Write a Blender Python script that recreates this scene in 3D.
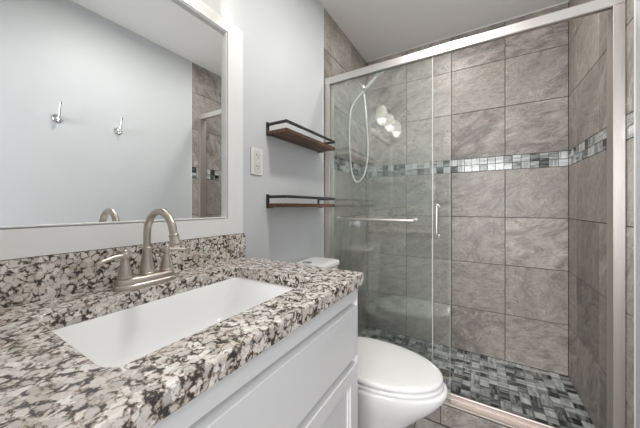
import bpy, bmesh, math, random
from mathutils import Vector, Matrix

random.seed(7)
for o in list(bpy.data.objects):
    bpy.data.objects.remove(o)
scene = bpy.context.scene
COL = scene.collection

# ------------------------------------------------------------------ camera
CZ = 1.16                       # eye height above the bathroom floor
CX = 0.894
cam_data = bpy.data.cameras.new('camera')
cam = bpy.data.objects.new('camera', cam_data)
COL.objects.link(cam)
cam_data.sensor_width = 36.0
cam_data.lens = 262.44 / 640 * 36.0
cam_data.shift_y = (206.34 - 214.0) / 640
cam_data.clip_start = 0.02
cam.location = (CX, 0.0, CZ)
cam.rotation_euler = (math.pi / 2, 0, 0.5430)
scene.camera = cam

# ------------------------------------------------------------------ world, light, exposure
world = bpy.data.worlds.new('world')
scene.world = world
world.use_nodes = True
bg = world.node_tree.nodes['Background']
bg.inputs['Color'].default_value = (0.93, 0.96, 1.0, 1)
bg.inputs['Strength'].default_value = 0.3

scene.view_settings.view_transform = 'Standard'
scene.view_settings.look = 'None'
scene.view_settings.gamma = 1.0
scene.view_settings.use_curve_mapping = False
scene.view_settings.exposure = 0.18


def area(name, loc, rot, sx, sy, power, color=(1, 1, 1)):
    d = bpy.data.lights.new(name, 'AREA')
    d.shape = 'RECTANGLE'
    d.size = sx
    d.size_y = sy
    d.energy = power
    d.color = color
    o = bpy.data.objects.new(name, d)
    COL.objects.link(o)
    o.location = loc
    o.rotation_euler = rot
    return o


HALL_W, CEIL_W, VAN_W, SHOWER_W = 50.0, 9.0, 0.15, 5.0
area('hall_fill_light', (0.95, -1.30, 1.45), (math.radians(90), 0, 0), 0.9, 1.2, HALL_W, (0.98, 0.98, 1.0))  # added fill light behind the camera, no window is modelled in the hall

# dimensions, relative heights are taken from the eye level and lifted by CZ
CEIL = CZ + 1.35
YB, XR = 2.327, 1.4034
SH_FLOOR = CZ - 1.122
Y_FRONT = -0.095


def W(z):
    return z + CZ


# ------------------------------------------------------------------ mesh helpers
def finish(name, bm, mat, parent=None, smooth=False, angle=None):
    me = bpy.data.meshes.new(name)
    bm.normal_update()
    bm.to_mesh(me)
    bm.free()
    o = bpy.data.objects.new(name, me)
    COL.objects.link(o)
    mats = mat if isinstance(mat, (list, tuple)) else [mat]
    for m in mats:
        me.materials.append(m)
    if smooth:
        for p in me.polygons:
            p.use_smooth = True
        if angle is not None:
            me.set_sharp_from_angle(angle=math.radians(angle))
    if parent is not None:
        o.parent = parent
        o.matrix_parent_inverse = Matrix.Translation(-Vector(parent_world(parent)))
    return o


def parent_world(p):
    # meshes keep their vertices in world coordinates; only the Empties are moved
    return Vector(p.location) if p.type == 'EMPTY' else Vector((0, 0, 0))


def set_tags(o, label=None, cat=None, group=None, kind=None):
    if label:
        o['label'] = label
    if cat:
        o['category'] = cat
    if group:
        o['group'] = group
    if kind:
        o['kind'] = kind
    return o


def thing(name, loc, label, cat, group=None):
    o = bpy.data.objects.new(name, None)
    o.empty_display_size = 0.05
    COL.objects.link(o)
    o.location = loc
    return set_tags(o, label, cat, group)


def structure(name, bm, mat, **k):
    o = finish(name, bm, mat, **k)
    o['kind'] = 'structure'
    return o


def add_box(bm, lo, hi, bevel=0.0, seg=2, mat=0):
    lo, hi = Vector(lo), Vector(hi)
    r = bmesh.ops.create_cube(bm, size=1.0)
    vs = r['verts']
    s, c = hi - lo, (hi + lo) / 2
    for v in vs:
        v.co = Vector((v.co.x * s.x, v.co.y * s.y, v.co.z * s.z)) + c
    fs = set()
    for v in vs:
        fs.update(v.link_faces)
    for f in fs:
        f.material_index = mat
    if bevel:
        es = set()
        for v in vs:
            es.update(v.link_edges)
        bmesh.ops.bevel(bm, geom=list(es), offset=bevel, segments=seg, profile=0.5, affect='EDGES')
    return bm


def box(lo, hi, bevel=0.0, seg=2):
    return add_box(bmesh.new(), lo, hi, bevel, seg)


def add_loft(bm, rings, cap0=True, cap1=True, closed=True, mat=0):
    vr = [[bm.verts.new(p) for p in ring] for ring in rings]
    n = len(vr[0])
    for a, b in zip(vr[:-1], vr[1:]):
        for i in range(n if closed else n - 1):
            j = (i + 1) % n
            f = bm.faces.new((a[i], a[j], b[j], b[i]))
            f.material_index = mat
    if cap0:
        bm.faces.new(list(reversed(vr[0]))).material_index = mat
    if cap1:
        bm.faces.new(vr[-1]).material_index = mat
    return vr


def frame_of(d):
    d = Vector(d).normalized()
    a = Vector((0, 0, 1)) if abs(d.z) < 0.9 else Vector((1, 0, 0))
    u = d.cross(a).normalized()
    return u, d.cross(u).normalized()


def add_lathe(bm, base, axis, prof, n=32, cap0=True, cap1=True):
    """prof: list of (distance along axis, radius)"""
    axis = Vector(axis).normalized()
    u, v = frame_of(axis)
    rings = []
    for h, r in prof:
        c = Vector(base) + axis * h
        rings.append([c + (u * math.cos(2 * math.pi * i / n) + v * math.sin(2 * math.pi * i / n)) * max(r, 1e-5) for i in range(n)])
    add_loft(bm, rings, cap0, cap1)
    bmesh.ops.recalc_face_normals(bm, faces=bm.faces[:])
    return bm


def catmull(pts, sub=8, closed=False):
    pts = [Vector(p) for p in pts]
    out = []
    n = len(pts)
    rng = range(n) if closed else range(n - 1)
    for i in rng:
        if closed:
            p0, p1, p2, p3 = pts[i - 1], pts[i], pts[(i + 1) % n], pts[(i + 2) % n]
        else:
            p0 = pts[i - 1] if i > 0 else pts[0] * 2 - pts[1]
            p1, p2 = pts[i], pts[i + 1]
            p3 = pts[i + 2] if i + 2 < n else pts[-1] * 2 - pts[-2]
        for k in range(sub):
            t = k / sub
            out.append(0.5 * ((2 * p1) + (-p0 + p2) * t + (2 * p0 - 5 * p1 + 4 * p2 - p3) * t * t + (-p0 + 3 * p1 - 3 * p2 + p3) * t ** 3))
    if not closed:
        out.append(pts[-1])
    return out


def add_tube(bm, pts, r, n=14, closed=False, cap=True):
    pts = [Vector(p) for p in pts]
    m = len(pts)
    rad = r if isinstance(r, (list, tuple)) else [r] * m
    rings = []
    u = None
    for i, p in enumerate(pts):
        if closed:
            d = pts[(i + 1) % m] - pts[i - 1]
        else:
            d = pts[min(i + 1, m - 1)] - pts[max(i - 1, 0)]
        d.normalize()
        if u is None:
            u, _ = frame_of(d)
        u = (u - d * u.dot(d)).normalized()
        v = d.cross(u)
        rings.append([p + (u * math.cos(2 * math.pi * k / n) + v * math.sin(2 * math.pi * k / n)) * rad[i] for k in range(n)])
    if closed:
        rings.append(rings[0])
        add_loft(bm, rings, False, False)
        bmesh.ops.remove_doubles(bm, verts=bm.verts[:], dist=1e-6)
    else:
        add_loft(bm, rings, cap, cap)
    bmesh.ops.recalc_face_normals(bm, faces=bm.faces[:])
    return bm


def rrect(cx, cy, hx, hy, r, z, n=6):
    pts = []
    for (sx, sy, a0) in ((1, 1, 0), (-1, 1, 90), (-1, -1, 180), (1, -1, 270)):
        for k in range(n + 1):
            a = math.radians(a0 + 90 * k / n)
            pts.append(Vector((cx + sx * (hx - r) + r * math.cos(a), cy + sy * (hy - r) + r * math.sin(a), z)))
    return pts


# ------------------------------------------------------------------ material helpers
class NT:
    def __init__(self, name):
        self.m = bpy.data.materials.new(name)
        self.m.use_nodes = True
        self.t = self.m.node_tree
        self.b = self.t.nodes['Principled BSDF']
        self.out = self.t.nodes['Material Output']

    def n(self, typ, **kw):
        nd = self.t.nodes.new(typ)
        for k, v in kw.items():
            if k.startswith('_'):
                setattr(nd, k[1:], v)
            else:
                nd.inputs[k.replace('__', ' ')].default_value = v
        return nd

    def l(self, a, b):
        self.t.links.new(a, b)

    def pos(self):
        return self.n('ShaderNodeNewGeometry').outputs['Position']

    def noise(self, vec, scale, detail=4, rough=0.55, dist=0.0):
        nd = self.n('ShaderNodeTexNoise', Scale=scale, Detail=detail, Roughness=rough, Distortion=dist)
        if vec is not None:
            self.l(vec, nd.inputs['Vector'])
        return nd

    def ramp(self, fac, stops, interp='LINEAR'):
        nd = self.n('ShaderNodeValToRGB')
        cr = nd.color_ramp
        cr.interpolation = interp
        while len(cr.elements) < len(stops):
            cr.elements.new(0.5)
        for e, (p, c) in zip(cr.elements, stops):
            e.position = p
            if isinstance(c, (int, float)):
                c = (c, c, c)
            e.color = (*c[:3], 1)
        self.l(fac, nd.inputs['Fac'])
        return nd.outputs['Color']

    def mix(self, fac, a, b, mode='MIX'):
        nd = self.n('ShaderNodeMixRGB', _blend_type=mode)
        for s, v in (('Fac', fac), ('Color1', a), ('Color2', b)):
            if hasattr(v, 'is_linked'):
                self.l(v, nd.inputs[s])
            elif isinstance(v, (int, float)):
                nd.inputs[s].default_value = v if s == 'Fac' else (v, v, v, 1)
            else:
                nd.inputs[s].default_value = (*v[:3], 1)
        return nd.outputs['Color']

    def math(self, op, a, b=0.0):
        nd = self.n('ShaderNodeMath', _operation=op)
        for i, v in enumerate((a, b)):
            if hasattr(v, 'is_linked'):
                self.l(v, nd.inputs[i])
            else:
                nd.inputs[i].default_value = v
        return nd.outputs[0]

    def vmath(self, op, a, b):
        nd = self.n('ShaderNodeVectorMath', _operation=op)
        for i, v in enumerate((a, b)):
            if hasattr(v, 'is_linked'):
                self.l(v, nd.inputs[i])
            else:
                nd.inputs[i].default_value = v
        return nd.outputs[0]

    def bump(self, h, strength=0.1, dist=0.01):
        nd = self.n('ShaderNodeBump', Strength=strength, Distance=dist)
        self.l(h, nd.inputs['Height'])
        self.l(nd.outputs['Normal'], self.b.inputs['Normal'])

    def set(self, **kw):
        for k, v in kw.items():
            s = self.b.inputs[k.replace('__', ' ')]
            if hasattr(v, 'is_linked'):
                self.l(v, s)
            elif s.type == 'RGBA':
                s.default_value = (*v[:3], 1)
            else:
                s.default_value = v
        return self


def plain(name, col, rough=0.5, metal=0.0, noise=0.0, scale=40, bump=0.0, spec=None):
    t = NT(name)
    c = col
    if noise:
        nz = t.noise(t.pos(), scale, 3)
        c = t.mix(t.ramp(nz.outputs['Fac'], [(0.3, 0.0), (0.7, 1.0)]), [x * (1 - noise) for x in col], [min(1, x * (1 + noise)) for x in col])
    t.set(Base__Color=c, Roughness=rough, Metallic=metal)
    if spec is not None:
        t.set(Specular__IOR__Level=spec)
    if bump:
        nb = t.noise(t.pos(), scale * 3, 2)
        t.bump(nb.outputs['Fac'], bump, 0.002)
    return t.m


# paint, ceramics, metals
M_WALL = plain('wall_paint', (0.605, 0.622, 0.635), 0.5, noise=0.012, scale=6, bump=0.035)
M_CEIL = plain('ceiling_paint', (0.84, 0.835, 0.82), 0.8, noise=0.01, scale=5, bump=0.05)
M_WHITE = plain('white_gloss_paint', (0.80, 0.80, 0.795), 0.35, noise=0.01, scale=10)
M_CAB = plain('cabinet_white_paint', (0.77, 0.77, 0.775), 0.35, noise=0.008, scale=10)
M_CERAMIC = plain('white_vitreous_china', (0.90, 0.90, 0.89), 0.08, noise=0.004, scale=8)
M_SINK = plain('white_sink_china', (0.90, 0.90, 0.90), 0.12, noise=0.004, scale=8)
M_SEAT = plain('white_seat_plastic', (0.90, 0.895, 0.88), 0.13, noise=0.004, scale=8)
M_PLASTIC = plain('white_outlet_plastic', (0.80, 0.79, 0.77), 0.3, noise=0.005, scale=30)
M_DARK = plain('dark_slot', (0.04, 0.04, 0.04), 0.6, noise=0.1)
M_BLACK = plain('black_powder_coat', (0.018, 0.018, 0.02), 0.42, noise=0.15, scale=60, bump=0.05)
M_CHROME = plain('polished_chrome', (0.80, 0.81, 0.82), 0.08, 1.0, noise=0.02, scale=20)
M_GREYPL = plain('shower_hose_steel', (0.86, 0.87, 0.87), 0.25, 0.25, noise=0.05, scale=200)


def brushed(name, col, rough=0.28, axis=2):
    t = NT(name)
    mp = t.n('ShaderNodeMapping')
    sc = [260, 260, 260]
    sc[axis] = 6
    mp.inputs['Scale'].default_value = sc
    t.l(t.pos(), mp.inputs['Vector'])
    nz = t.noise(mp.outputs['Vector'], 1.0, 2)
    c = t.mix(nz.outputs['Fac'], [x * 0.9 for x in col], [min(1, x * 1.08) for x in col])
    r = t.math('ADD', t.math('MULTIPLY', nz.outputs['Fac'], 0.12), rough - 0.06)
    t.set(Base__Color=c, Metallic=1.0, Roughness=r)
    return t.m


M_NICKEL = plain('brushed_nickel', (0.53, 0.475, 0.42), 0.33, 1.0, noise=0.04, scale=150)
M_ALU = brushed('satin_nickel_frame', (0.68, 0.635, 0.60), 0.38, 2)
M_ALUH = brushed('satin_nickel_rail', (0.71, 0.685, 0.66), 0.40, 0)
M_ALUT = brushed('satin_nickel_track', (0.60, 0.54, 0.50), 0.46, 0)
M_BRONZE = plain('aged_bronze', (0.16, 0.12, 0.085), 0.35, 0.9, noise=0.15, scale=60)
M_BRASS = plain('drain_nickel_brass', (0.62, 0.54, 0.40), 0.3, 1.0, noise=0.1, scale=80)


def granite():
    t = NT('speckled_granite')
    p = t.pos()
    d = t.noise(p, 45, 4, 0.65)
    off = t.vmath('SCALE', t.vmath('SUBTRACT', d.outputs['Color'], (0.5, 0.5, 0.5)), (0, 0, 0))
    off.node.inputs['Scale'].default_value = 0.022
    pw = t.vmath('ADD', p, off)
    v = t.n('ShaderNodeTexVoronoi', _feature='F1', Scale=72)
    t.l(pw, v.inputs['Vector'])
    ve = t.n('ShaderNodeTexVoronoi', _feature='DISTANCE_TO_EDGE', Scale=72)
    t.l(pw, ve.inputs['Vector'])
    sep = t.n('ShaderNodeSeparateColor')
    t.l(v.outputs['Color'], sep.inputs[0])
    big = t.noise(p, 16, 3, 0.6)
    fine = t.noise(p, 190, 4, 0.7)
    grain = t.ramp(sep.outputs[0], [(0.0, (0.50, 0.475, 0.45)), (0.35, (0.68, 0.64, 0.60)), (0.7, (0.79, 0.75, 0.705)), (1.0, (0.87, 0.84, 0.80))])
    grain = t.mix(t.ramp(big.outputs['Fac'], [(0.50, 0.0), (0.68, 0.55)]), grain, (0.56, 0.46, 0.37))
    grain = t.mix(0.5, grain, t.ramp(fine.outputs['Fac'], [(0.30, 0.55), (0.62, 1.0)]), 'MULTIPLY')
    n1 = t.noise(p, 52, 5, 0.68)
    val = t.math('ADD', n1.outputs['Fac'], t.math('MULTIPLY', ve.outputs['Distance'], 0.65))
    taupe = t.ramp(val, [(0.535, 1.0), (0.60, 0.0)])
    col = t.mix(taupe, grain, t.mix(fine.outputs['Fac'], (0.17, 0.135, 0.108), (0.42, 0.34, 0.27)))
    dark = t.ramp(val, [(0.484, 1.0), (0.516, 0.0)])
    col = t.mix(dark, col, t.mix(fine.outputs['Fac'], (0.010, 0.010, 0.011), (0.085, 0.075, 0.068)))
    t.set(Base__Color=col, Roughness=0.16)
    return t.m


M_GRANITE = granite()


def stone_tile(name, base, rough=0.32):
    t = NT(name)
    at = t.n('ShaderNodeAttribute', _attribute_name='tilerand')
    off = t.vmath('SCALE', at.outputs['Color'], (0, 0, 0))
    off.node.inputs['Scale'].default_value = 23.0
    p = t.vmath('ADD', t.pos(), off)
    sep = t.n('ShaderNodeSeparateColor')
    t.l(at.outputs['Color'], sep.inputs[0])
    # each tile is turned its own way so the clouding runs in different directions
    rot = t.n('ShaderNodeVectorRotate', _rotation_type='AXIS_ANGLE', Axis=(0.577, 0.577, 0.577))
    t.l(p, rot.inputs['Vector'])
    t.l(t.math('MULTIPLY', sep.outputs[1], 2.2), rot.inputs['Angle'])
    mp = t.n('ShaderNodeMapping')
    mp.inputs['Scale'].default_value = (1.0, 1.0, 2.6)
    t.l(rot.outputs['Vector'], mp.inputs['Vector'])
    q = mp.outputs['Vector']
    cloud = t.noise(q, 4.0, 7, 0.62, 1.6)
    streak = t.noise(q, 10, 7, 0.72, 2.4)
    vein = t.noise(q, 3.2, 5, 0.62, 2.0)
    patch = t.noise(p, 7, 5, 0.65, 0.8)
    fine = t.noise(p, 80, 5, 0.72)
    b = Vector(base)
    c = t.ramp(cloud.outputs['Fac'], [(0.32, b * 0.50), (0.44, b * 0.84), (0.54, b * 1.08), (0.68, b * 1.45)])
    calm = t.ramp(sep.outputs[2], [(0.35, 0.0), (0.75, 0.7)])
    c = t.mix(calm, c, b * 1.05)
    warm = t.ramp(patch.outputs['Fac'], [(0.42, 0.0), (0.62, 0.30)])
    c = t.mix(warm, c, (b[0] * 0.98, b[1] * 0.88, b[2] * 0.80))
    s = t.ramp(streak.outputs['Fac'], [(0.32, 0.55), (0.48, 0.98), (0.64, 1.2)])
    c = t.mix(0.8, c, s, 'MULTIPLY')
    vd = t.math('ABSOLUTE', t.math('SUBTRACT', vein.outputs['Fac'], 0.5))
    brk = t.ramp(patch.outputs['Fac'], [(0.45, 0.0), (0.60, 0.7)])
    c = t.mix(t.math('MULTIPLY', t.ramp(vd, [(0.0, 1.0), (0.016, 0.0)]), brk), c, b * 1.9)
    vd2 = t.math('ABSOLUTE', t.math('SUBTRACT', cloud.outputs['Fac'], 0.43))
    c = t.mix(t.math('MULTIPLY', t.ramp(vd2, [(0.0, 1.0), (0.02, 0.0)]), 0.45), c, b * 0.45)
    c = t.mix(0.4, c, t.ramp(fine.outputs['Fac'], [(0.3, 0.65), (0.7, 1.15)]), 'MULTIPLY')
    tint = t.ramp(sep.outputs[0], [(0.0, 0.76), (1.0, 1.18)])
    c = t.mix(1.0, c, tint, 'MULTIPLY')
    t.set(Base__Color=c, Roughness=rough)
    t.bump(streak.outputs['Fac'], 0.08, 0.004)
    return t.m


M_TILE = stone_tile('grey_brown_stone_tile', (0.365, 0.335, 0.307), 0.42)
M_FTILE = stone_tile('pale_grey_floor_tile', (0.40, 0.385, 0.37), 0.35)
M_GROUT = plain('grey_brown_grout', (0.095, 0.085, 0.078), 0.9, noise=0.1, scale=120)
M_MGROUT = plain('mosaic_grout', (0.20, 0.20, 0.195), 0.9, noise=0.1, scale=120)


def mosaic():
    t = NT('streaked_glass_mosaic')
    at = t.n('ShaderNodeAttribute', _attribute_name='tilerand')
    sep = t.n('ShaderNodeSeparateColor')
    t.l(at.outputs['Color'], sep.inputs[0])
    uv = t.n('ShaderNodeUVMap')
    off = t.vmath('SCALE', at.outputs['Color'], (0, 0, 0))
    off.node.inputs['Scale'].default_value = 17.0
    base = t.vmath('ADD', uv.outputs['UV'], off)
    mp = t.n('ShaderNodeMapping')
    mp.inputs['Scale'].default_value = (5, 36, 1)
    t.l(base, mp.inputs['Vector'])
    a = t.noise(mp.outputs['Vector'], 1.0, 3, 0.6, 0.6)
    mp2 = t.n('ShaderNodeMapping')
    mp2.inputs['Scale'].default_value = (34, 5, 1)
    t.l(base, mp2.inputs['Vector'])
    b = t.noise(mp2.outputs['Vector'], 1.0, 3, 0.6, 0.6)
    pick = t.math('GREATER_THAN', sep.outputs[1], 0.55)
    st = t.mix(pick, a.outputs['Fac'], b.outputs['Fac'])
    v = t.math('ADD', t.math('MULTIPLY', sep.outputs[0], 0.66), t.math('MULTIPLY', t.math('SUBTRACT', st, 0.47), 1.7))
    col = t.ramp(v, [(0.0, (0.022, 0.026, 0.025)), (0.15, (0.085, 0.095, 0.092)), (0.35, (0.26, 0.28, 0.272)), (0.58, (0.44, 0.465, 0.455)), (0.85, (0.68, 0.69, 0.675))])
    t.set(Base__Color=col, Roughness=0.16)
    return t.m


M_MOSAIC = mosaic()


def wood():
    t = NT('rustic_walnut_stained_wood')
    mp = t.n('ShaderNodeMapping')
    mp.inputs['Scale'].default_value = (42, 3.2, 42)
    t.l(t.pos(), mp.inputs['Vector'])
    a = t.noise(mp.outputs['Vector'], 1.0, 6, 0.65, 0.8)
    b = t.noise(t.pos(), 9, 4, 0.6)
    c = t.ramp(a.outputs['Fac'], [(0.30, (0.020, 0.010, 0.006)), (0.5, (0.095, 0.042, 0.021)), (0.70, (0.22, 0.11, 0.06))])
    c = t.mix(0.6, c, t.ramp(b.outputs['Fac'], [(0.3, 0.5), (0.7, 1.25)]), 'MULTIPLY')
    t.set(Base__Color=c, Roughness=0.5)
    t.bump(a.outputs['Fac'], 0.25, 0.002)
    return t.m


M_WOOD = wood()


def glass():
    t = NT('clear_shower_glass')
    tr = t.n('ShaderNodeBsdfTransparent', Color=(0.982, 0.993, 0.986, 1))
    gl = t.n('ShaderNodeBsdfGlossy', Roughness=0.0, Color=(0.95, 1.0, 0.99, 1))
    # thin pane: Schlick reflectance from the facing angle, the same for both faces
    lw = t.n('ShaderNodeLayerWeight', Blend=0.5)
    fr = t.math('ADD', t.math('MULTIPLY', t.math('POWER', lw.outputs['Facing'], 5.0), 0.93), 0.062)
    sp = t.noise(t.pos(), 45, 3, 0.6)
    mx = t.n('ShaderNodeMixShader')
    t.l(fr, mx.inputs[0])
    t.l(tr.outputs[0], mx.inputs[1])
    t.l(gl.outputs[0], mx.inputs[2])
    # faint soap film
    df = t.n('ShaderNodeBsdfDiffuse', Color=(0.75, 0.80, 0.79, 1))
    m2 = t.n('ShaderNodeMixShader')
    t.l(t.ramp(sp.outputs['Fac'], [(0.35, 0.012), (0.75, 0.03)]), m2.inputs[0])
    t.l(mx.outputs[0], m2.inputs[1])
    t.l(df.outputs[0], m2.inputs[2])
    t.l(m2.outputs[0], t.out.inputs['Surface'])
    return t.m


M_GLASS = glass()
M_GEDGE = plain('ground_glass_edge', (0.62, 0.68, 0.66), 0.25, noise=0.03, scale=50)
M_MIRROR = plain('mirror_silvering', (0.90, 0.915, 0.915), 0.0, 1.0)


def glow(name, col, strength, base=(0.8, 0.8, 0.78)):
    t = NT(name)
    nz = t.noise(t.pos(), 25, 2)
    t.set(Base__Color=base, Roughness=0.35, Emission__Color=col, Emission__Strength=strength)
    t.bump(nz.outputs['Fac'], 0.02, 0.002)
    return t.m


M_SHADE = glow('frosted_shade_glass', (1.0, 0.92, 0.80), 1.0)
M_BULB = glow('lit_bulb', (1.0, 0.95, 0.86), 1.8)
M_DIFF = glow('lit_diffuser', (1.0, 0.97, 0.93), 5.0)


# ------------------------------------------------------------------ tiled surfaces
def tiled(name, origin, ud, vd, us, vs, mats, gap=0.004, thick=0.004, back=0.008, extra_rand=None, sub=None):
    """grid of stone tiles over a grout bed; us/vs are the grout line positions.
    sub: list of (u0,u1,v0,v1,mat_index,size) areas filled with small mosaic tiles instead."""
    origin, ud, vd = Vector(origin), Vector(ud), Vector(vd)
    nd = ud.cross(vd)
    verts, faces, mi, rnd, uvs = [], [], [], [], []

    def slab(u0, u1, v0, v1, h0, h1, m, inset):
        r = (random.random(), random.random(), random.random(), 1.0)
        b = len(verts)
        for (h, i) in ((h0, 0.0), (h1 - inset, 0.0), (h1, inset)):
            for (u, v) in ((u0 + i, v0 + i), (u1 - i, v0 + i), (u1 - i, v1 - i), (u0 + i, v1 - i)):
                verts.append(origin + ud * u + vd * v + nd * h)
                rnd.append(r)
                uvs.append((u, v))
        for k in range(2):
            for i in range(4):
                j = (i + 1) % 4
                faces.append((b + 4 * k + i, b + 4 * k + j, b + 4 * k + 4 + j, b + 4 * k + 4 + i))
                mi.append(m)
        faces.append((b + 8, b + 9, b + 10, b + 11))
        mi.append(m)
        faces.append((b + 3, b + 2, b + 1, b))
        mi.append(m)

    slab(us[0], us[-1], vs[0], vs[-1], -back, 0.0, 1, 0.0)
    g = gap / 2
    for u0, u1 in zip(us[:-1], us[1:]):
        for v0, v1 in zip(vs[:-1], vs[1:]):
            if sub and any(abs(v0 - s[2]) < 1e-6 for s in sub):
                continue
            slab(u0 + g, u1 - g, v0 + g, v1 - g, 0.0, thick, 0, 0.0012)
    for s in (sub or []):
        u0, u1, v0, v1, m, size = s
        nv = max(1, round((v1 - v0) / size))
        dv = (v1 - v0) / nv
        nu = max(1, round((u1 - u0) / size))
        du = (u1 - u0) / nu
        for i in range(nu):
            for j in range(nv):
                slab(u0 + i * du + 0.0012, u0 + (i + 1) * du - 0.0012, v0 + j * dv + 0.0012, v0 + (j + 1) * dv - 0.0012, 0.0, thick, m, 0.001)
    me = bpy.data.meshes.new(name)
    me.from_pydata([tuple(v) for v in verts], [], faces)
    for m in mats:
        me.materials.append(m)
    for p, k in zip(me.polygons, mi):
        p.material_index = k
    ca = me.color_attributes.new('tilerand', 'FLOAT_COLOR', 'POINT')
    for i, r in enumerate(rnd):
        ca.data[i].color = r
    ul = me.uv_layers.new(name='UVMap')
    for lp in me.loops:
        ul.data[lp.index].uv = uvs[lp.vertex_index]
    o = bpy.data.objects.new(name, me)
    COL.objects.link(o)
    o['kind'] = 'structure'
    return o


TZ = [SH_FLOOR, W(-0.7851), W(-0.4285), W(-0.0803), W(0.2666), W(0.3669), W(0.7259), W(1.0694), CEIL]
MATS = [M_TILE, M_GROUT, M_MOSAIC, M_MGROUT]
T = 0.004
# back of the shower: u runs +x, v up, normal -y
tz = [z for z in TZ]
tiled('wall_shower_back', (0, YB + T, 0), (1, 0, 0), (0, 0, 1), [0.0, 0.0139, 0.3624, 0.7109, 1.0598, XR], tz, MATS,
      sub=[(0.0, XR, W(0.2666), W(0.3669), 2, 0.05)])
# left of the shower: normal +x -> u along +y, v up
Y_TL = 1.526
tiled('wall_shower_left', (-T, 0, 0), (0, 1, 0), (0, 0, 1), [Y_TL, 1.63, 1.979, YB], [0.0] + tz[1:], MATS,
      sub=[(Y_TL, YB, W(0.2666), W(0.3669), 2, 0.05)])
# right of the shower: normal -x -> u along -y
Y_TR = 1.476
tiled('wall_shower_right', (XR + T, 0, 0), (0, -1, 0), (0, 0, 1), [-YB, -2.171, -1.82, -1.471, -Y_TR], [0.0] + tz[1:], MATS,
      sub=[(-YB, -Y_TR, W(0.2666), W(0.3669), 2, 0.05)])
# shower pan
YC0, YC1 = 1.528, 1.640          # kerb faces
tiled('floor_shower', (0, 0, SH_FLOOR - 0.004), (1, 0, 0), (0, 1, 0), [0.0, XR], [YC1, YB], [M_MOSAIC, M_MGROUT, M_MOSAIC],
      back=0.034, sub=[(0.0, XR, YC1, YB, 2, 0.0505)])

# kerb under the door: stone tile on its outer face
KTOP = W(-1.052)
tiled('trim_1', (0, YC0 + 0.004, 0), (1, 0, 0), (0, 0, 1), [0.0, 0.372, 0.722, 1.072, XR], [0.0, KTOP], [M_TILE, M_GROUT], back=0.02)
structure('trim_2', box((0.0, YC0 + 0.02, 0.0), (XR, YC1, KTOP)), M_TILE)

# room shell
structure('floor', box((-0.12, Y_FRONT - 0.12, -0.08), (XR + 0.13, YB + 0.13, -0.009)), M_GROUT)
fx = [0.0, 0.30, 0.605, 0.91, 1.215, XR]
fy = [Y_FRONT, 0.16, 0.465, 0.77, 1.075, 1.38, YC0]
tiled('floor_tiles', (0, 0, -0.004), (1, 0, 0), (0, 1, 0), fx, fy, [M_FTILE, M_GROUT], back=0.004)
structure('ceiling', box((-0.12, -1.35, CEIL), (XR + 0.13, YB + 0.13, CEIL + 0.1)), M_CEIL)
structure('wall_left', box((-0.12, Y_FRONT - 0.12, -0.009), (-0.009, YB + 0.12, CEIL)), M_GROUT)
# painted faces: the plaster stops against the tile edge
structure('wall_left_plaster', box((-0.009, Y_FRONT - 0.12, 0.0), (0.0, Y_TL - 0.006, CEIL)), M_WALL)
structure('trim_3', box((-0.009, Y_TL - 0.006, 0.0), (0.0015, Y_TL, CEIL)), M_WHITE)
structure('wall_right', box((XR + 0.013, Y_FRONT - 0.12, -0.009), (XR + 0.12, YB + 0.12, CEIL)), M_GROUT)
structure('wall_right_plaster', box((XR, Y_FRONT - 0.12, 0.0), (XR + 0.013, Y_TR - 0.006, CEIL)), M_WALL)
structure('trim_4', box((XR - 0.0015, Y_TR - 0.006, 0.0), (XR + 0.013, Y_TR, CEIL)), M_WHITE)
structure('wall_back', box((-0.12, YB + 0.013, -0.009), (XR + 0.12, YB + 0.12, CEIL)), M_GROUT)
bm = bmesh.new()
add_box(bm, (0.0, Y_FRONT - 0.11, 0.0), (0.62, Y_FRONT, CEIL))
add_box(bm, (0.62, Y_FRONT - 0.11, 2.06), (XR, Y_FRONT, CEIL))
add_box(bm, (1.375, Y_FRONT - 0.11, 0.0), (XR, Y_FRONT, 2.06))
structure('wall_front', bm, M_WALL)
bm = bmesh.new()
add_box(bm, (0.60, Y_FRONT - 0.122, 0.0), (0.632, Y_FRONT + 0.001, 2.06), 0.002)
add_box(bm, (1.363, Y_FRONT - 0.122, 0.0), (XR - 0.003, Y_FRONT + 0.001, 2.06), 0.002)
add_box(bm, (0.60, Y_FRONT - 0.122, 2.048), (XR - 0.003, Y_FRONT + 0.001, 2.08), 0.002)
structure('trim_5', bm, M_WHITE)
# the hall behind the open doorway
structure('floor_hall', box((-0.9, -1.35, -0.08), (2.3, Y_FRONT - 0.12, -0.005)), plain('hall_oak_floor', (0.34, 0.25, 0.17), 0.4, noise=0.2, scale=6))
structure('wall_hall', box((-0.9, -1.45, -0.08), (2.3, -1.35, CEIL + 0.1)), M_WALL)
structure('ceiling_hall', box((-0.9, -1.35, CEIL + 0.1), (2.3, Y_FRONT, CEIL + 0.2)), M_CEIL)
structure('baseboard_right', box((XR - 0.012, Y_FRONT, 0.0), (XR, Y_TR - 0.008, 0.09), 0.003), M_WHITE)
structure('baseboard_left', box((0.0, 0.84, 0.0), (0.012, Y_TL - 0.008, 0.09), 0.003), M_WHITE)
# white caulk line where the tile meets the ceiling
bm = bmesh.new()
add_box(bm, (0.0, YB - 0.004, CEIL - 0.006), (XR, YB, CEIL))
add_box(bm, (0.0, Y_TL, CEIL - 0.006), (0.004, YB, CEIL))
add_box(bm, (XR - 0.004, Y_TR, CEIL - 0.006), (XR, YB, CEIL))
structure('trim_6', bm, plain('ceiling_caulk', (0.72, 0.71, 0.69), 0.6, noise=0.02))

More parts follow.
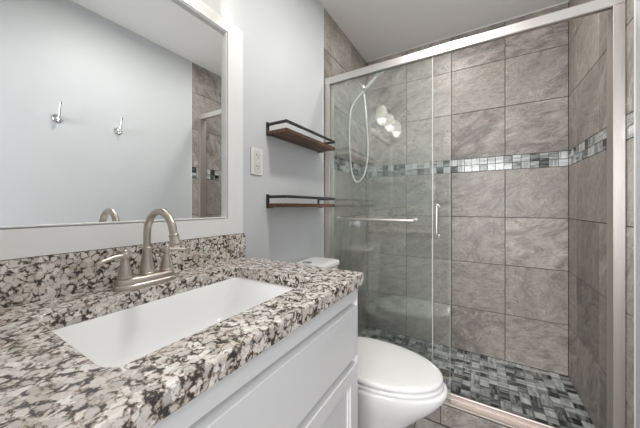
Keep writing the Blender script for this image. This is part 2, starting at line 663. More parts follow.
# ------------------------------------------------------------------ vanity
VY0, VY1 = Y_FRONT + 0.003, 0.80          # cabinet ends
CT = W(-0.218)                            # counter top surface
CB = W(-0.256)
van = thing('vanity_cabinet', (0.28, 0.36, 0.0), 'white painted vanity cabinet with a false drawer front under the granite top', 'cabinet')
bm = bmesh.new()
add_box(bm, (0.003, VY0, 0.09), (0.02, VY1, CB), 0)
add_box(bm, (0.003, VY0, 0.09), (0.535, VY0 + 0.018, CB))
add_box(bm, (0.003, VY1 - 0.018, 0.0), (0.5285, VY1 - 0.006, CB))
add_box(bm, (0.003, VY1 - 0.006, 0.0), (0.5557, VY1, CB), 0.0012)
add_box(bm, (0.02, VY0, 0.09), (0.535, VY1, 0.108))
add_box(bm, (0.510, VY0, W(-0.302)), (0.5555, VY1 - 0.006, CB), 0.001)
add_box(bm, (0.510, VY0, W(-0.34)), (0.528, VY1 - 0.001, W(-0.3)))
add_box(bm, (0.510, VY0, 0.09), (0.528, VY0 + 0.04, CB - 0.04))
add_box(bm, (0.510, VY1 - 0.04, 0.0), (0.528, VY1 - 0.001, CB), 0.001)
add_box(bm, (0.510, VY0, W(-0.53)), (0.528, VY1 - 0.001, W(-0.47)))
add_box(bm, (0.510, 0.335, 0.09), (0.528, 0.385, W(-0.47)))
finish('carcass', bm, M_CAB, van)


def prism_y(y0, y1, prof):
    bm = bmesh.new()
    add_loft(bm, [[Vector((x, y0, z)) for x, z in prof], [Vector((x, y1, z)) for x, z in prof]])
    bmesh.ops.recalc_face_normals(bm, faces=bm.faces[:])
    return bm


finish('toe_kick', box((0.44, VY0, 0.0), (0.455, VY1 - 0.02, 0.09)), M_CAB, van)
finish('drawer_front', prism_y(VY0 + 0.012, VY1 - 0.007, [(0.529, W(-0.482)), (0.554, W(-0.482)), (0.556, W(-0.480)), (0.556, W(-0.3235)), (0.5545, W(-0.322)), (0.529, W(-0.318))]), M_CAB, van)


def shaker_door(y0, y1, z0, z1):
    bm = bmesh.new()
    st = 0.048
    x0, x1 = 0.529, 0.556
    add_box(bm, (x0, y0, z0), (x1, y0 + st, z1), 0.0022, 3)
    add_box(bm, (x0, y1 - st, z0), (x1, y1, z1), 0.0022, 3)
    add_box(bm, (x0, y0 + st - .003, z1 - st), (x1, y1 - st + .003, z1), 0.0022, 3)
    add_box(bm, (x0, y0 + st - .003, z0), (x1, y1 - st + .003, z0 + st), 0.0022, 3)
    add_box(bm, (x0, y0 + st - 0.01, z0 + st - 0.01), (x1 - 0.010, y1 - st + 0.01, z1 - st + 0.01))
    # stepped bead round the panel
    b = 0.008
    add_box(bm, (x0, y0 + st, z0 + st), (x1 - 0.005, y0 + st + b, z1 - st), 0.001)
    add_box(bm, (x0, y1 - st - b, z0 + st), (x1 - 0.005, y1 - st, z1 - st), 0.001)
    add_box(bm, (x0, y0 + st, z1 - st - b), (x1 - 0.005, y1 - st, z1 - st), 0.001)
    return bm


finish('door', shaker_door(0.366, VY1 - 0.007, 0.105, W(-0.508)), M_CAB, van)
finish('door', shaker_door(VY0 + 0.012, 0.356, 0.105, W(-0.508)), M_CAB, van)

# granite counter with a rectangular cut-out for the basin
SX0, SX1, SY0, SY1 = 0.142, 0.474, 0.152, 0.664
bm = bmesh.new()
outer = [Vector((0.002, VY0 - 0.001, 0)), Vector((0.572, VY0 - 0.001, 0)), Vector((0.572, 0.8175, 0)), Vector((0.002, 0.8175, 0))]
n = 6
inner = rrect((SX0 + SX1) / 2, (SY0 + SY1) / 2, (SX1 - SX0) / 2, (SY1 - SY0) / 2, 0.028, 0, n)


def outer_ring(z, inset=0.0, r=0.006):
    return rrect(0.287, (0.8175 + VY0) / 2, 0.285 - inset, (0.8175 - VY0) / 2 - inset, r, z, n)


ri = lambda z, e=0.0: rrect((SX0 + SX1) / 2, (SY0 + SY1) / 2, (SX1 - SX0) / 2 + e, (SY1 - SY0) / 2 + e, 0.028 + e, z, n)
rings = [ri(CB), ri(CT - 0.003), ri(CT - 0.001, 0.001), ri(CT, 0.003), outer_ring(CT, 0.005), outer_ring(CT - 0.0015, 0.0015), outer_ring(CT - 0.005), outer_ring(CB + 0.003), outer_ring(CB, 0.002), ri(CB)]
add_loft(bm, rings, False, False)
bmesh.ops.remove_doubles(bm, verts=bm.verts[:], dist=1e-6)
bmesh.ops.recalc_face_normals(bm, faces=bm.faces[:])
ct = finish('countertop', bm, M_GRANITE)
set_tags(ct, 'speckled beige grey and black granite vanity top around the sink', 'countertop')
bs = finish('backsplash', box((0.002, VY0, CT), (0.021, 0.8165, W(-0.117)), 0.0015), M_GRANITE)
set_tags(bs, 'low upright granite strip against the wall below the mirror', 'backsplash')

# sink
sink = thing('undermount_sink', ((SX0 + SX1) / 2, (SY0 + SY1) / 2, CB), 'white rectangular undermount sink set into the granite top', 'sink')
bm = bmesh.new()
cxs, cys, hx, hy = (SX0 + SX1) / 2, (SY0 + SY1) / 2, (SX1 - SX0) / 2, (SY1 - SY0) / 2
rr = lambda e, r, z: rrect(cxs, cys, hx + e, hy + e, r, z, n)
r2 = lambda ex, ey, r, z: rrect(cxs, cys, hx + ex, hy + ey, r, z, n)
rings = [rr(0.022, 0.04, CB - 0.0005), rr(0.0, 0.030, CB - 0.0005), r2(-0.003, -0.006, 0.031, CB - 0.006), r2(-0.012, -0.040, 0.026, CB - 0.06), r2(-0.022, -0.070, 0.030, CB - 0.105),
         r2(-0.035, -0.095, 0.045, CB - 0.124), r2(-0.07, -0.13, 0.05, CB - 0.131), r2(-0.118, -0.20, 0.02, CB - 0.136)]
add_loft(bm, rings, False, True)
# outside of the bowl
rings = [rr(0.022, 0.04, CB - 0.0005), rr(0.022, 0.04, CB - 0.014), rr(0.004, 0.04, CB - 0.02), rr(-0.006, 0.05, CB - 0.115), rr(-0.04, 0.06, CB - 0.148), rr(-0.1, 0.03, CB - 0.15)]
add_loft(bm, rings, False, True)
bmesh.ops.remove_doubles(bm, verts=bm.verts[:], dist=1e-6)
bmesh.ops.recalc_face_normals(bm, faces=bm.faces[:])
finish('basin', bm, M_SINK, sink, smooth=True, angle=45)
bm = bmesh.new()
add_lathe(bm, (cxs, cys, CB - 0.1362), (0, 0, 1), [(0, 0.024), (0.003, 0.024), (0.004, 0.021), (0.0025, 0.015), (0.005, 0.013), (0.007, 0.0)], 28)
finish('drain', bm, M_NICKEL, sink, smooth=True, angle=40)['label'] = 'brushed nickel drain'

# ------------------------------------------------------------------ faucet
FX, FY = 0.098, 0.380
fau = thing('faucet', (FX, FY, CT), 'brushed nickel two-handle gooseneck faucet behind the sink', 'faucet')


def oval(hx, hy, z, n=40):
    pts = []
    for i in range(n):
        a = 2 * math.pi * i / n
        c, s = math.cos(a), math.sin(a)
        e = 2 / 2.9
        pts.append(Vector((FX + hx * abs(c) ** e * (1 if c > 0 else -1), FY + hy * abs(s) ** e * (1 if s > 0 else -1), z)))
    return pts


bm = bmesh.new()
add_loft(bm, [oval(0.028, 0.079, CT), oval(0.028, 0.079, CT + 0.009), oval(0.0262, 0.0772, CT + 0.0115), oval(0.0245, 0.0755, CT + 0.013),
              oval(0.0238, 0.0748, CT + 0.020), oval(0.0222, 0.073, CT + 0.026), oval(0.019, 0.070, CT + 0.029), oval(0.006, 0.06, CT + 0.030)])
bmesh.ops.recalc_face_normals(bm, faces=bm.faces[:])
finish('base_plate', bm, M_NICKEL, fau, smooth=True, angle=40)
BZ = CT + 0.029
bm = bmesh.new()
sd = Vector((math.cos(math.radians(2)), math.sin(math.radians(2)), 0))   # spout heading
s0 = Vector((FX, FY, BZ))
add_lathe(bm, s0, (0, 0, 1), [(0, 0.0190), (0.004, 0.0190), (0.006, 0.0168), (0.009, 0.0178), (0.013, 0.0178), (0.015, 0.0168), (0.030, 0.0150), (0.055, 0.0122), (0.068, 0.0112), (0.070, 0.0130), (0.074, 0.0130), (0.076, 0.0112)], 32)
R = 0.061
top = 0.114
pts = [s0 + Vector((0, 0, 0.074)), s0 + Vector((0, 0, 0.096)), s0 + Vector((0, 0, top - 0.004))]
for k in range(0, 19):
    a = math.pi - math.radians(k * 168 / 18)
    pts.append(s0 + Vector((0, 0, top)) + sd * (R + R * math.cos(a)) + Vector((0, 0, R * math.sin(a))))
end = pts[-1]
dirv = (pts[-1] - pts[-2]).normalized()
pts.append(end + dirv * 0.018)
add_tube(bm, pts, 0.0096, 20)
add_lathe(bm, end + dirv * 0.010, dirv, [(0, 0.0105), (0.002, 0.0120), (0.005, 0.0120), (0.007, 0.0110), (0.015, 0.0116), (0.024, 0.0145), (0.028, 0.0145), (0.028, 0.010)], 28)
finish('spout', bm, M_NICKEL, fau, smooth=True, angle=45)
for sgn in (-1, 1):
    hb = Vector((FX, FY + sgn * 0.0535, BZ))
    bm = bmesh.new()
    add_lathe(bm, hb, (0, 0, 1), [(0, 0.0178), (0.004, 0.0178), (0.006, 0.0155), (0.009, 0.0165), (0.013, 0.0162), (0.028, 0.0128), (0.046, 0.0084), (0.049, 0.0076), (0.051, 0.0100), (0.056, 0.0104), (0.062, 0.0100), (0.066, 0.0075), (0.068, 0.0062), (0.071, 0.0066), (0.074, 0.0045), (0.075, 0.0)], 28)
    h = finish('handle', bm, M_NICKEL, fau, smooth=True, angle=45)
    bm = bmesh.new()
    ld = Vector((0.20, sgn * 1.0, 0)).normalized() if sgn < 0 else Vector((0.10, 1.0, 0)).normalized()
    c0 = hb + Vector((0, 0, 0.059))
    add_tube(bm, [c0, c0 + ld * 0.012, c0 + ld * 0.03 + Vector((0, 0, -0.001)), c0 + ld * 0.05 + Vector((0, 0, -0.005)), c0 + ld * 0.062 + Vector((0, 0, -0.009)), c0 + ld * 0.066 + Vector((0, 0, -0.0105))],
             [0.0068, 0.0062, 0.0052, 0.0056, 0.0062, 0.0035], 14)
    finish('lever', bm, M_NICKEL, h, smooth=True, angle=50)

# ------------------------------------------------------------------ mirror
MY0, MY1, MZ0, MZ1 = -0.070, 0.801, W(-0.1155), W(0.757)
mir = thing('mirror', (0.0, 0.365, MZ0), 'large rectangular wall mirror in a wide white frame above the backsplash', 'mirror')
GY0, GY1, GZ0, GZ1 = MY0 + 0.09, MY1 - 0.089, W(-0.043), W(0.705)


def frame_loop(y0, y1, z0, z1, x):
    return [Vector((x, y0, z0)), Vector((x, y1, z0)), Vector((x, y1, z1)), Vector((x, y0, z1))]


bm = bmesh.new()
prof = [(0.0, 0.001), (0.0, 0.020), (0.0015, 0.0215), (0.90, 0.0215), (0.905, 0.010), (0.945, 0.010), (0.95, 0.019), (0.985, 0.019), (1.0, 0.0055), (1.0, 0.001)]
rings = []
for f, x in prof:
    rings.append(frame_loop(MY0 + f * (GY0 - MY0), MY1 + f * (GY1 - MY1), MZ0 + f * (GZ0 - MZ0), MZ1 + f * (GZ1 - MZ1), x))
rings.append(rings[0])
add_loft(bm, rings, False, False)
bmesh.ops.remove_doubles(bm, verts=bm.verts[:], dist=1e-6)
bmesh.ops.recalc_face_normals(bm, faces=bm.faces[:])
finish('frame', bm, M_WHITE, mir)
finish('mirror_glass', box((0.0005, GY0 - 0.002, GZ0 - 0.002), (0.005, GY1 + 0.002, GZ1 + 0.002)), M_MIRROR, mir)['label'] = 'silvered mirror pane'

# ------------------------------------------------------------------ vanity light above the mirror
vl = thing('vanity_light', (0.0, 0.41, W(0.97)), 'three-shade bronze vanity light on the wall above the mirror', 'light fixture')
bm = bmesh.new()
add_lathe(bm, (0.001, 0.41, W(0.985)), (1, 0, 0), [(0, 0.062), (0.010, 0.062), (0.018, 0.05), (0.022, 0.02), (0.07, 0.012), (0.075, 0.0)], 32)
finish('backplate', bm, M_BRONZE, vl, smooth=True, angle=45)
arc = [(0.075 + 0.045 * (1 - ((y - 0.41) / 0.26) ** 2) * 0 + 0.0, y, W(1.005 - 0.28 * (y - 0.41) ** 2 / 0.26)) for y in [0.12 + 0.58 * i / 20 for i in range(21)]]
bm = bmesh.new()
add_tube(bm, [(x, y, z) for x, y, z in arc], 0.008, 12)
finish('arm', bm, M_BRONZE, vl, smooth=True)
for y in (0.15, 0.41, 0.67):
    zt = W(1.005 - 0.28 * (y - 0.41) ** 2 / 0.26)
    zb = W(0.828)
    zs = W(0.955)
    xs = 0.10
    bm = bmesh.new()
    add_tube(bm, [(0.075, y, zt), (0.09, y, zt - 0.004), (xs, y, zt - 0.02), (xs, y, zs)], 0.006, 10)
    add_lathe(bm, (xs, y, zs + 0.012), (0, 0, -1), [(0, 0.012), (0.008, 0.028), (0.022, 0.030), (0.022, 0.0)], 24)
    sk = finish('socket', bm, M_BRONZE, vl, smooth=True, angle=45)
    bm = bmesh.new()
    pr = [(0.0, 0.030), (0.02, 0.041), (0.06, 0.052), (0.10, 0.055), (0.126, 0.057)]
    add_lathe(bm, (xs, y, zs), (0, 0, -1), pr + [(h - 0.0001 if i == 0 else h, r - 0.004) for i, (h, r) in enumerate(reversed(pr))], 32, False, False)
    finish('lamp_shade', bm, M_SHADE, vl, smooth=True, angle=60)['label'] = 'frosted white glass shade, lit'
    bm = bmesh.new()
    bmesh.ops.create_uvsphere(bm, u_segments=20, v_segments=14, radius=0.028)
    bmesh.ops.translate(bm, verts=bm.verts[:], vec=(xs, y, zb + 0.055))
    finish('bulb', bm, M_BULB, vl, smooth=True)
    d = bpy.data.lights.new('vanity_bulb', 'POINT')
    d.energy = VAN_W
    d.color = (1.0, 0.94, 0.86)
    d.shadow_soft_size = 0.035
    lo = bpy.data.objects.new('vanity_bulb', d)
    COL.objects.link(lo)
    lo.location = (xs, y, zb - 0.012)
    lo.parent = vl
    lo.matrix_parent_inverse = Matrix.Translation(-Vector(vl.location))

# ceiling light over the middle of the room
CLX, CLY = 0.71, 0.84
cl = thing('ceiling_light', (CLX, CLY, CEIL), 'round flush ceiling light over the middle of the bathroom', 'light fixture')
bm = bmesh.new()
add_lathe(bm, (CLX, CLY, CEIL - 0.0005), (0, 0, -1), [(0, 0.12), (0.02, 0.12), (0.024, 0.115), (0.024, 0.103), (0.0, 0.103)], 48, False, False)
finish('base', bm, M_WHITE, cl, smooth=True, angle=45)
bm = bmesh.new()
add_lathe(bm, (CLX, CLY, CEIL - 0.003), (0, 0, -1), [(0, 0.102), (0.022, 0.102), (0.03, 0.09), (0.034, 0.06), (0.035, 0.0)], 48)
finish('diffuser', bm, M_DIFF, cl, smooth=True, angle=45)
d = bpy.data.lights.new('ceiling_lamp', 'AREA')
d.shape = 'DISK'
d.size = 0.22
d.energy = CEIL_W
d.color = (1.0, 0.975, 0.94)
lo = bpy.data.objects.new('ceiling_lamp', d)
COL.objects.link(lo)
lo.location = (CLX, CLY, CEIL - 0.045)
lo.parent = cl
lo.matrix_parent_inverse = Matrix.Translation(-Vector(cl.location))

# fill downlight over the shower, added out of view to brighten the tile
RLX, RLY = 0.72, 1.78
rl = thing('shower_fill_light', (RLX, RLY, CEIL), 'small round fill downlight added out of view in the shower ceiling', 'light fixture')
bm = bmesh.new()
add_lathe(bm, (RLX, RLY, CEIL - 0.0005), (0, 0, -1), [(0, 0.085), (0.004, 0.084), (0.006, 0.078), (0.006, 0.068), (0.0, 0.068)], 40, False, False)
finish('trim_ring', bm, M_WHITE, rl, smooth=True, angle=45)
bm = bmesh.new()
add_lathe(bm, (RLX, RLY, CEIL - 0.001), (0, 0, -1), [(0, 0.067), (0.003, 0.067), (0.004, 0.0)], 40)
finish('lens', bm, M_DIFF, rl, smooth=True, angle=45)
d = bpy.data.lights.new('shower_fill_lamp', 'AREA')
d.shape = 'DISK'
d.size = 0.13
d.energy = SHOWER_W
d.color = (1.0, 0.975, 0.94)
lo = bpy.data.objects.new('shower_fill_lamp', d)
COL.objects.link(lo)
lo.location = (RLX, RLY, CEIL - 0.012)
lo.parent = rl
lo.matrix_parent_inverse = Matrix.Translation(-Vector(rl.location))

# ------------------------------------------------------------------ shower door
DY0, DY1 = 1.537, 1.602
fr = thing('shower_door_frame', (0.70, 1.57, KTOP), 'satin nickel shower door frame with header, jambs and sill track', 'shower frame')
bm = bmesh.new()


def prism_x(bm, x0, x1, prof):
    add_loft(bm, [[Vector((x0, y, z)) for y, z in prof], [Vector((x1, y, z)) for y, z in prof]])
    bmesh.ops.recalc_face_normals(bm, faces=bm.faces[:])


HT, HB = W(0.867), W(0.842)
prism_x(bm, 0.003, XR - 0.003, [(DY0 + 0.004, HT), (DY0, HT - 0.004), (DY0, W(0.823)), (DY0 + 0.003, W(0.820)), (DY0 + 0.010, W(0.820)), (DY0 + 0.010, HB + 0.008), (DY1 - 0.006, HB + 0.008),
                              (DY1 - 0.006, W(0.840)), (DY1, W(0.840)), (DY1, HT)])
finish('header', bm, M_ALUH, fr)
for x0, x1 in ((0.0015, 0.042), (XR - 0.038, XR - 0.0015)):
    bm = bmesh.new()
    add_box(bm, (x0, DY0 + 0.002, KTOP + 0.004), (x1, DY1, W(0.822)), 0.002)
    xi = x1 if x0 < 0.5 else x0
    s = -1 if x0 < 0.5 else 1
    add_box(bm, (min(xi, xi + s * 0.004), DY0 - 0.002, KTOP + 0.004), (max(xi, xi + s * 0.004), DY0 + 0.004, W(0.8225)), 0.0008)
    finish('jamb', bm, M_ALU, fr)
bm = bmesh.new()
z0 = KTOP
prism_x(bm, 0.003, XR - 0.003, [(DY0 - 0.002, z0), (DY0 - 0.002, z0 + 0.006), (DY0, z0 + 0.008), (DY0 + 0.010, z0 + 0.008), (DY0 + 0.012, z0 + 0.004), (DY0 + 0.050, z0 + 0.004), (DY0 + 0.052, z0 + 0.030), (DY0 + 0.054, z0 + 0.033),
                              (DY0 + 0.061, z0 + 0.033), (DY0 + 0.063, z0 + 0.030), (DY0 + 0.068, z0)])
finish('track', bm, M_ALUT, fr)


M_SEAL = plain('vinyl_edge_seal', (0.58, 0.58, 0.56), 0.3, noise=0.03)


def glass_panel(x0, x1, y, z0, z1, label, seal):
    bm = box((x0, y - 0.004, z0), (x1, y + 0.004, z1))
    bm.normal_update()
    for f in bm.faces:
        f.material_index = 0 if abs(f.normal.y) > 0.5 else 1
    t = thing('shower_door_panel', ((x0 + x1) / 2, y, z0), label, 'shower door')
    g = finish('glass', bm, [M_GLASS, M_GEDGE], t)
    finish('edge_seal', box((x1 - seal, y - 0.0055, z0), (x1 + 0.001, y + 0.0055, z1), 0.001), M_SEAL, t)['label'] = 'pale vinyl edge seal'
    return t, g


PZ0, PZ1 = KTOP + 0.009, W(0.838)
p1, _ = glass_panel(0.046, 0.680, 1.558, PZ0, PZ1, 'outer sliding glass shower door with the horizontal towel bar', 0.004)
p2, _ = glass_panel(0.046, 0.763, 1.580, PZ0, PZ1, 'inner sliding glass shower door with the short vertical pull', 0.001)
bm = bmesh.new()
zb = W(-0.080)
yb = 1.558 - 0.004
yo = yb - 0.042
add_tube(bm, catmull([(0.10, yb - 0.0005, zb), (0.10, yo + 0.014, zb), (0.104, yo + 0.004, zb), (0.114, yo, zb)], 5) + catmull([(0.574, yo, zb), (0.584, yo + 0.004, zb), (0.588, yo + 0.014, zb), (0.588, yb - 0.0005, zb)], 5), 0.0085, 14)
tb = finish('towel_bar', bm, M_ALUH, p1, smooth=True, angle=50)
tb['label'] = 'satin nickel towel bar'
for x in (0.10, 0.588):
    bm = bmesh.new()
    add_lathe(bm, (x, yb - 0.0003, zb), (0, -1, 0), [(0, 0.014), (0.004, 0.014), (0.006, 0.011), (0.010, 0.0095)], 20)
    finish('bracket', bm, M_ALUH, tb, smooth=True, angle=45)
bm = bmesh.new()
yp = 1.580 - 0.0045
xh, za, zc = 0.701, W(-0.163), W(0.000)
add_tube(bm, catmull([(xh, yp, zc), (xh, yp - 0.026, zc), (xh, yp - 0.034, zc - 0.006), (xh, yp - 0.037, zc - 0.018)], 5) + catmull([(xh, yp - 0.037, za + 0.018), (xh, yp - 0.034, za + 0.006), (xh, yp - 0.026, za), (xh, yp, za)], 5), 0.0075, 14)
hd = finish('handle', bm, M_ALUH, p2, smooth=True, angle=50)
hd['label'] = 'satin nickel vertical pull'
for z in (za, zc):
    bm = bmesh.new()
    add_lathe(bm, (xh, yp, z), (0, -1, 0), [(0, 0.012), (0.004, 0.012), (0.006, 0.0085)], 18)
    finish('bracket', bm, M_ALUH, hd, smooth=True, angle=45)

# ------------------------------------------------------------------ shower fittings
SYC = 1.92
hs = thing('hand_shower', (0.001, SYC, W(0.98)), 'chrome hand shower on a wall arm with a looped hose behind the glass', 'shower head')
bm = bmesh.new()
add_lathe(bm, (0.0005, SYC, W(1.0)), (1, 0, 0), [(0, 0.028), (0.004, 0.028), (0.010, 0.02), (0.012, 0.0)], 24)
add_tube(bm, catmull([(0.004, SYC, W(1.0)), (0.04, SYC, W(1.0)), (0.085, SYC, W(0.98)), (0.122, SYC, W(0.925))], 6), 0.0095, 14)
finish('arm', bm, M_CHROME, hs, smooth=True, angle=45)
bm = bmesh.new()
add_lathe(bm, (0.114, SYC, W(0.938)), (0.6, 0, -0.8), [(0, 0.012), (0.004, 0.018), (0.03, 0.018), (0.034, 0.014), (0.046, 0.014), (0.048, 0.0)], 24)
add_lathe(bm, (0.136, SYC - 0.02, W(0.885)), (0.77, 0, 0.64), [(0, 0.013), (0.004, 0.016), (0.036, 0.017), (0.038, 0.012)], 20)
finish('holder', bm, M_CHROME, hs, smooth=True, angle=45)
bm = bmesh.new()
hv = Vector((0.77, 0, 0.64)).normalized()
h0 = Vector((0.126, SYC - 0.02, W(0.876)))
add_tube(bm, [h0, h0 + hv * 0.05, h0 + hv * 0.10, h0 + hv * 0.145, h0 + hv * 0.17], [0.011, 0.012, 0.013, 0.014, 0.017], 18)
add_lathe(bm, h0 + hv * 0.185 + Vector((-0.012, 0, 0.016)), Vector((0.64, -0.05, -0.77)), [(0, 0.012), (0.008, 0.028), (0.020, 0.037), (0.028, 0.038), (0.032, 0.034), (0.033, 0.0)], 28)
finish('handset', bm, M_GREYPL, hs, smooth=True, angle=50)
bm = bmesh.new()
hose = catmull([(0.123, SYC - 0.02, W(0.873)), (0.080, SYC - 0.02, W(0.835)), (0.034, SYC - 0.02, W(0.76)), (0.016, SYC - 0.01, W(0.60)), (0.016, SYC, W(0.42)), (0.030, SYC, W(0.28)), (0.055, SYC, W(0.21)), (0.078, SYC, W(0.192)), (0.118, SYC, W(0.215)), (0.150, SYC, W(0.29)),
                (0.166, SYC, W(0.42)), (0.160, SYC, W(0.60)), (0.145, SYC, W(0.78)), (0.131, SYC, W(0.888))], 8)
add_tube(bm, hose, 0.0068, 10)
finish('hose', bm, M_GREYPL, hs, smooth=True)

sv = thing('shower_valve', (0.0, 1.995, W(-0.145)), 'chrome shower valve knob on the tiled left wall behind the glass', 'shower valve')
bm = bmesh.new()
add_lathe(bm, (0.0005, 1.995, W(-0.145)), (1, 0, 0), [(0, 0.075), (0.004, 0.074), (0.010, 0.06), (0.012, 0.03), (0.024, 0.026), (0.026, 0.0)], 36)
finish('escutcheon', bm, M_CHROME, sv, smooth=True, angle=45)
bm = bmesh.new()
add_lathe(bm, (0.026, 1.995, W(-0.145)), (1, 0, 0), [(0, 0.018), (0.006, 0.024), (0.02, 0.028), (0.036, 0.027), (0.042, 0.02), (0.044, 0.0)], 28)
finish('knob', bm, plain('clear_white_knob', (0.8, 0.81, 0.81), 0.12, noise=0.02), sv, smooth=True, angle=45)

dr = thing('shower_drain', (0.700, 1.946, SH_FLOOR), 'round metal drain in the mosaic shower floor', 'drain')
bm = bmesh.new()
add_lathe(bm, (0.700, 1.946, SH_FLOOR + 0.0002), (0, 0, 1), [(0, 0.056), (0.0025, 0.056), (0.004, 0.053), (0.004, 0.047), (0.0015, 0.045), (0.0, 0.045)], 40, False, False)
finish('ring', bm, M_BRASS, dr, smooth=True, angle=30)
bm = bmesh.new()
add_lathe(bm, (0.700, 1.946, SH_FLOOR + 0.0002), (0, 0, 1), [(0, 0.044), (0.0016, 0.044), (0.0017, 0.0)], 40)
gr = finish('grate', bm, plain('dark_drain_grate', (0.10, 0.09, 0.075), 0.4, 0.8, noise=0.2), dr)

# ------------------------------------------------------------------ toilet
TY = 1.185
toi = thing('toilet', (0.40, TY, 0.0), 'white two-piece toilet with its lid closed between vanity and shower', 'toilet')


def egg(x0, x1, hw, z, n=48, sq=2.0, wide=0.42):
    """plan outline: round front at x1, broader square-ish back at x0"""
    xc = x0 + (x1 - x0) * wide
    pts = []
    for i in range(n):
        a = 2 * math.pi * i / n
        c, s = math.cos(a), math.sin(a)
        if c >= 0:
            x = xc + (x1 - xc) * abs(c) ** (2 / 2.0)
            y = hw * abs(s) ** (2 / 2.05) * (1 if s >= 0 else -1)
        else:
            x = xc - (xc - x0) * abs(c) ** (2 / 3.0)
            y = hw * abs(s) ** (2 / 2.6) * (1 if s >= 0 else -1)
        pts.append(Vector((x, TY + y, z)))
    return pts


RIM = W(-0.752)
bm = bmesh.new()
rings = [egg(0.18, 0.600, 0.125, 0.0), egg(0.18, 0.600, 0.125, 0.012), egg(0.19, 0.585, 0.112, 0.03), egg(0.19, 0.58, 0.105, 0.09), egg(0.18, 0.60, 0.110, 0.15), egg(0.17, 0.645, 0.128, RIM - 0.185),
         egg(0.15, 0.705, 0.152, RIM - 0.125), egg(0.13, 0.752, 0.172, RIM - 0.075), egg(0.12, 0.781, 0.184, RIM - 0.035), egg(0.12, 0.788, 0.188, RIM - 0.012), egg(0.12, 0.786, 0.187, RIM - 0.004), egg(0.125, 0.778, 0.181, RIM),
         egg(0.14, 0.70, 0.13, RIM + 0.0005)]
add_loft(bm, rings)
bmesh.ops.recalc_face_normals(bm, faces=bm.faces[:])
finish('bowl', bm, M_CERAMIC, toi, smooth=True, angle=60)
bm = bmesh.new()
add_loft(bm, [egg(0.272, 0.760, 0.168, RIM + 0.0015), egg(0.264, 0.771, 0.178, RIM + 0.004), egg(0.262, 0.773, 0.180, RIM + 0.007), egg(0.262, 0.773, 0.180, RIM + 0.014), egg(0.264, 0.770, 0.178, RIM + 0.0185), egg(0.272, 0.758, 0.166, RIM + 0.0195), egg(0.29, 0.74, 0.15, RIM + 0.020)])
bmesh.ops.recalc_face_normals(bm, faces=bm.faces[:])
finish('seat', bm, M_SEAT, toi, smooth=True, angle=60)
bm = bmesh.new()
add_loft(bm, [egg(0.265, 0.758, 0.167, RIM + 0.022), egg(0.259, 0.768, 0.176, RIM + 0.0245), egg(0.257, 0.770, 0.178, RIM + 0.027), egg(0.257, 0.770, 0.178, RIM + 0.036), egg(0.260, 0.766, 0.175, RIM + 0.0405), egg(0.268, 0.757, 0.167, RIM + 0.043), egg(0.29, 0.73, 0.145, RIM + 0.0445), egg(0.36, 0.62, 0.08, RIM + 0.047)])
bmesh.ops.recalc_face_normals(bm, faces=bm.faces[:])
finish('lid', bm, M_SEAT, toi, smooth=True, angle=60)
for s in (-1, 1):
    bm = bmesh.new()
    add_lathe(bm, (0.25, TY + s * 0.075 - 0.025, RIM + 0.018), (0, 1, 0), [(0, 0.0), (0.0, 0.013), (0.05, 0.013), (0.05, 0.0)], 18)
    add_box(bm, (0.238, TY + s * 0.075 - 0.022, RIM), (0.262, TY + s * 0.075 + 0.022, RIM + 0.018))
    finish('hinge', bm, M_SEAT, toi, smooth=True, angle=40)
bm = bmesh.new()
TKT = W(-0.342)
tr = lambda e, z: rrect(0.108, TY, 0.088 + e, 0.192 + e, 0.03, z, 6)
add_loft(bm, [tr(-0.02, RIM + 0.0005), tr(-0.012, RIM + 0.02), tr(-0.004, RIM + 0.2), tr(0.0, TKT)])
bmesh.ops.recalc_face_normals(bm, faces=bm.faces[:])
finish('tank', bm, M_CERAMIC, toi, smooth=True, angle=50)
bm = bmesh.new()
tl = lambda e, z: rrect(0.110, TY, 0.095 + e, 0.200 + e, 0.032, z, 6)
add_loft(bm, [tl(-0.004, TKT + 0.0005), tl(0.0, TKT + 0.005), tl(0.0, TKT + 0.022), tl(-0.003, TKT + 0.028), tl(-0.01, TKT + 0.032), tl(-0.03, TKT + 0.034)])
bmesh.ops.recalc_face_normals(bm, faces=bm.faces[:])
tkl = finish('tank_lid', bm, M_CERAMIC, toi, smooth=True, angle=50)
bm = bmesh.new()
add_lathe(bm, (0.098, TY, TKT + 0.0335), (0, 0, 1), [(0, 0.026), (0.004, 0.026), (0.006, 0.022), (0.0045, 0.02), (0.006, 0.018), (0.0065, 0.0)], 28)
finish('flush_button', bm, M_CHROME, tkl, smooth=True, angle=30)['label'] = 'round chrome flush button'

# ------------------------------------------------------------------ wall shelves
def shelf(zw, y0, y1, label):
    """zw: height of the board's underside"""
    t = thing('wall_shelf', (0.0, (y0 + y1) / 2, zw), label, 'shelf', 'wooden shelves on the wall over the toilet')
    D = 0.124
    finish('board', box((0.004, y0, zw), (D, y1, zw + 0.019), 0.002), M_WOOD, t)
    bm = bmesh.new()
    rz0, rz1 = zw + 0.044, zw + 0.058
    add_box(bm, (D - 0.006, y0 + 0.002, rz0), (D + 0.001, y1 - 0.002, rz1), 0.001)
    add_box(bm, (0.004, y0, rz0), (D, y0 + 0.006, rz1), 0.001)
    add_box(bm, (0.004, y1 - 0.006, rz0), (D, y1, rz1), 0.001)
    finish('guard_rail', bm, M_BLACK, t)['label'] = 'black metal rail'
    for y in (y0, y1):
        bm = bmesh.new()
        s = 1 if y == y0 else -1
        ya, yb_ = sorted((y - s * 0.004, y + s * 0.014))
        add_box(bm, (0.0005, ya, zw - 0.004), (0.006, yb_, zw + 0.064), 0.001)
        add_box(bm, (0.0005, ya, zw - 0.004), (0.035, yb_, zw - 0.0005), 0.001)
        finish('bracket', bm, M_BLACK, t)
    return t


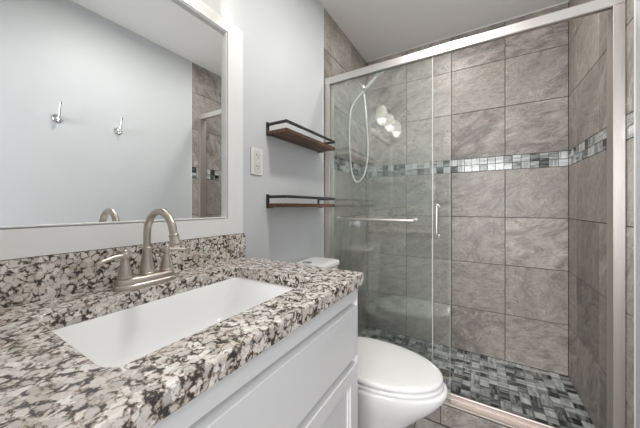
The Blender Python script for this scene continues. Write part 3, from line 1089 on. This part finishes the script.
shelf(W(0.3515), 0.972, 1.462, 'upper brown wooden shelf with a black rail beside the shower')
shelf(W(-0.0045), 0.972, 1.462, 'lower brown wooden shelf with a black rail above the toilet tank')

# ------------------------------------------------------------------ outlet
ou = thing('wall_outlet', (0.0, 0.902, W(0.21)), 'white duplex outlet plate on the wall right of the mirror', 'outlet')
finish('cover_plate', box((0.0005, 0.864, W(0.148)), (0.006, 0.940, W(0.273)), 0.002, 3), M_PLASTIC, ou)
rec = finish('receptacle', box((0.0055, 0.884, W(0.160)), (0.009, 0.921, W(0.262)), 0.0012), plain('outlet_face', (0.70, 0.69, 0.675), 0.3, noise=0.01), ou)
for zc_ in (W(0.185), W(0.237)):
    for lo_, hi_ in (((0.894, -0.002), (0.8965, 0.008)), ((0.9085, -0.002), (0.911, 0.006)), ((0.9005, -0.011), (0.9045, -0.007))):
        finish('slot', box((0.0085, lo_[0], zc_ + lo_[1]), (0.0093, hi_[0], zc_ + hi_[1])), M_DARK, rec)
for z in (W(0.208), W(0.2155)):
    finish('button', box((0.0085, 0.893, z - 0.0025), (0.0100, 0.912, z + 0.0025), 0.0006), M_PLASTIC, rec)

# ------------------------------------------------------------------ robe hooks on the right-hand wall
def hook(y, label):
    z = W(0.556)
    X0 = XR - 0.0005
    t = thing('robe_hook', (XR, y, z), label, 'hook', 'chrome robe hooks opposite the mirror')
    bm = bmesh.new()
    add_lathe(bm, (X0, y, z), (-1, 0, 0), [(0, 0.027), (0.004, 0.027), (0.007, 0.022), (0.010, 0.020), (0.013, 0.012), (0.022, 0.009), (0.026, 0.0)], 28)
    finish('rosette', bm, M_CHROME, t, smooth=True, angle=40)
    bm = bmesh.new()
    pts = catmull([(X0 - 0.018, y, z), (X0 - 0.035, y, z + 0.004), (X0 - 0.048, y, z + 0.028), (X0 - 0.058, y, z + 0.062), (X0 - 0.070, y, z + 0.088)], 6)
    m = len(pts)
    add_tube(bm, pts, [0.0065 - 0.002 * i / m for i in range(m)], 12)
    bmesh.ops.create_uvsphere(bm, u_segments=14, v_segments=10, radius=0.0075, matrix=Matrix.Translation(pts[-1]))
    finish('prong', bm, M_CHROME, t, smooth=True)
    bm = bmesh.new()
    pts = catmull([(X0 - 0.014, y, z - 0.004), (X0 - 0.028, y, z - 0.022), (X0 - 0.042, y, z - 0.020), (X0 - 0.047, y, z - 0.004)], 6)
    add_tube(bm, pts, 0.0042, 12)
    bmesh.ops.create_uvsphere(bm, u_segments=14, v_segments=10, radius=0.0065, matrix=Matrix.Translation(pts[-1]))
    finish('lower_prong', bm, M_CHROME, t, smooth=True)


hook(0.563, 'chrome robe hook seen in the mirror, the left one, farther from the shower')
hook(0.891, 'chrome robe hook seen in the mirror, the right one, nearer the shower')

# towel ring on the wall beside the doorway
trg = thing('towel_ring', (0.30, Y_FRONT, W(0.42)), 'brushed nickel towel ring on the wall left of the vanity, reflected in the shower glass', 'towel ring')
bm = bmesh.new()
add_lathe(bm, (0.30, Y_FRONT + 0.0005, W(0.43)), (0, 1, 0), [(0, 0.026), (0.006, 0.026), (0.010, 0.018), (0.035, 0.010), (0.045, 0.012), (0.05, 0.0)], 24)
finish('mount', bm, M_NICKEL, trg, smooth=True, angle=45)
bm = bmesh.new()
add_tube(bm, [(0.30 + 0.078 * math.sin(a), Y_FRONT + 0.040, W(0.43) - 0.078 + 0.078 * math.cos(a)) for a in [2 * math.pi * i / 48 for i in range(48)]], 0.005, 10, closed=True)
finish('ring', bm, M_NICKEL, trg, smooth=True)
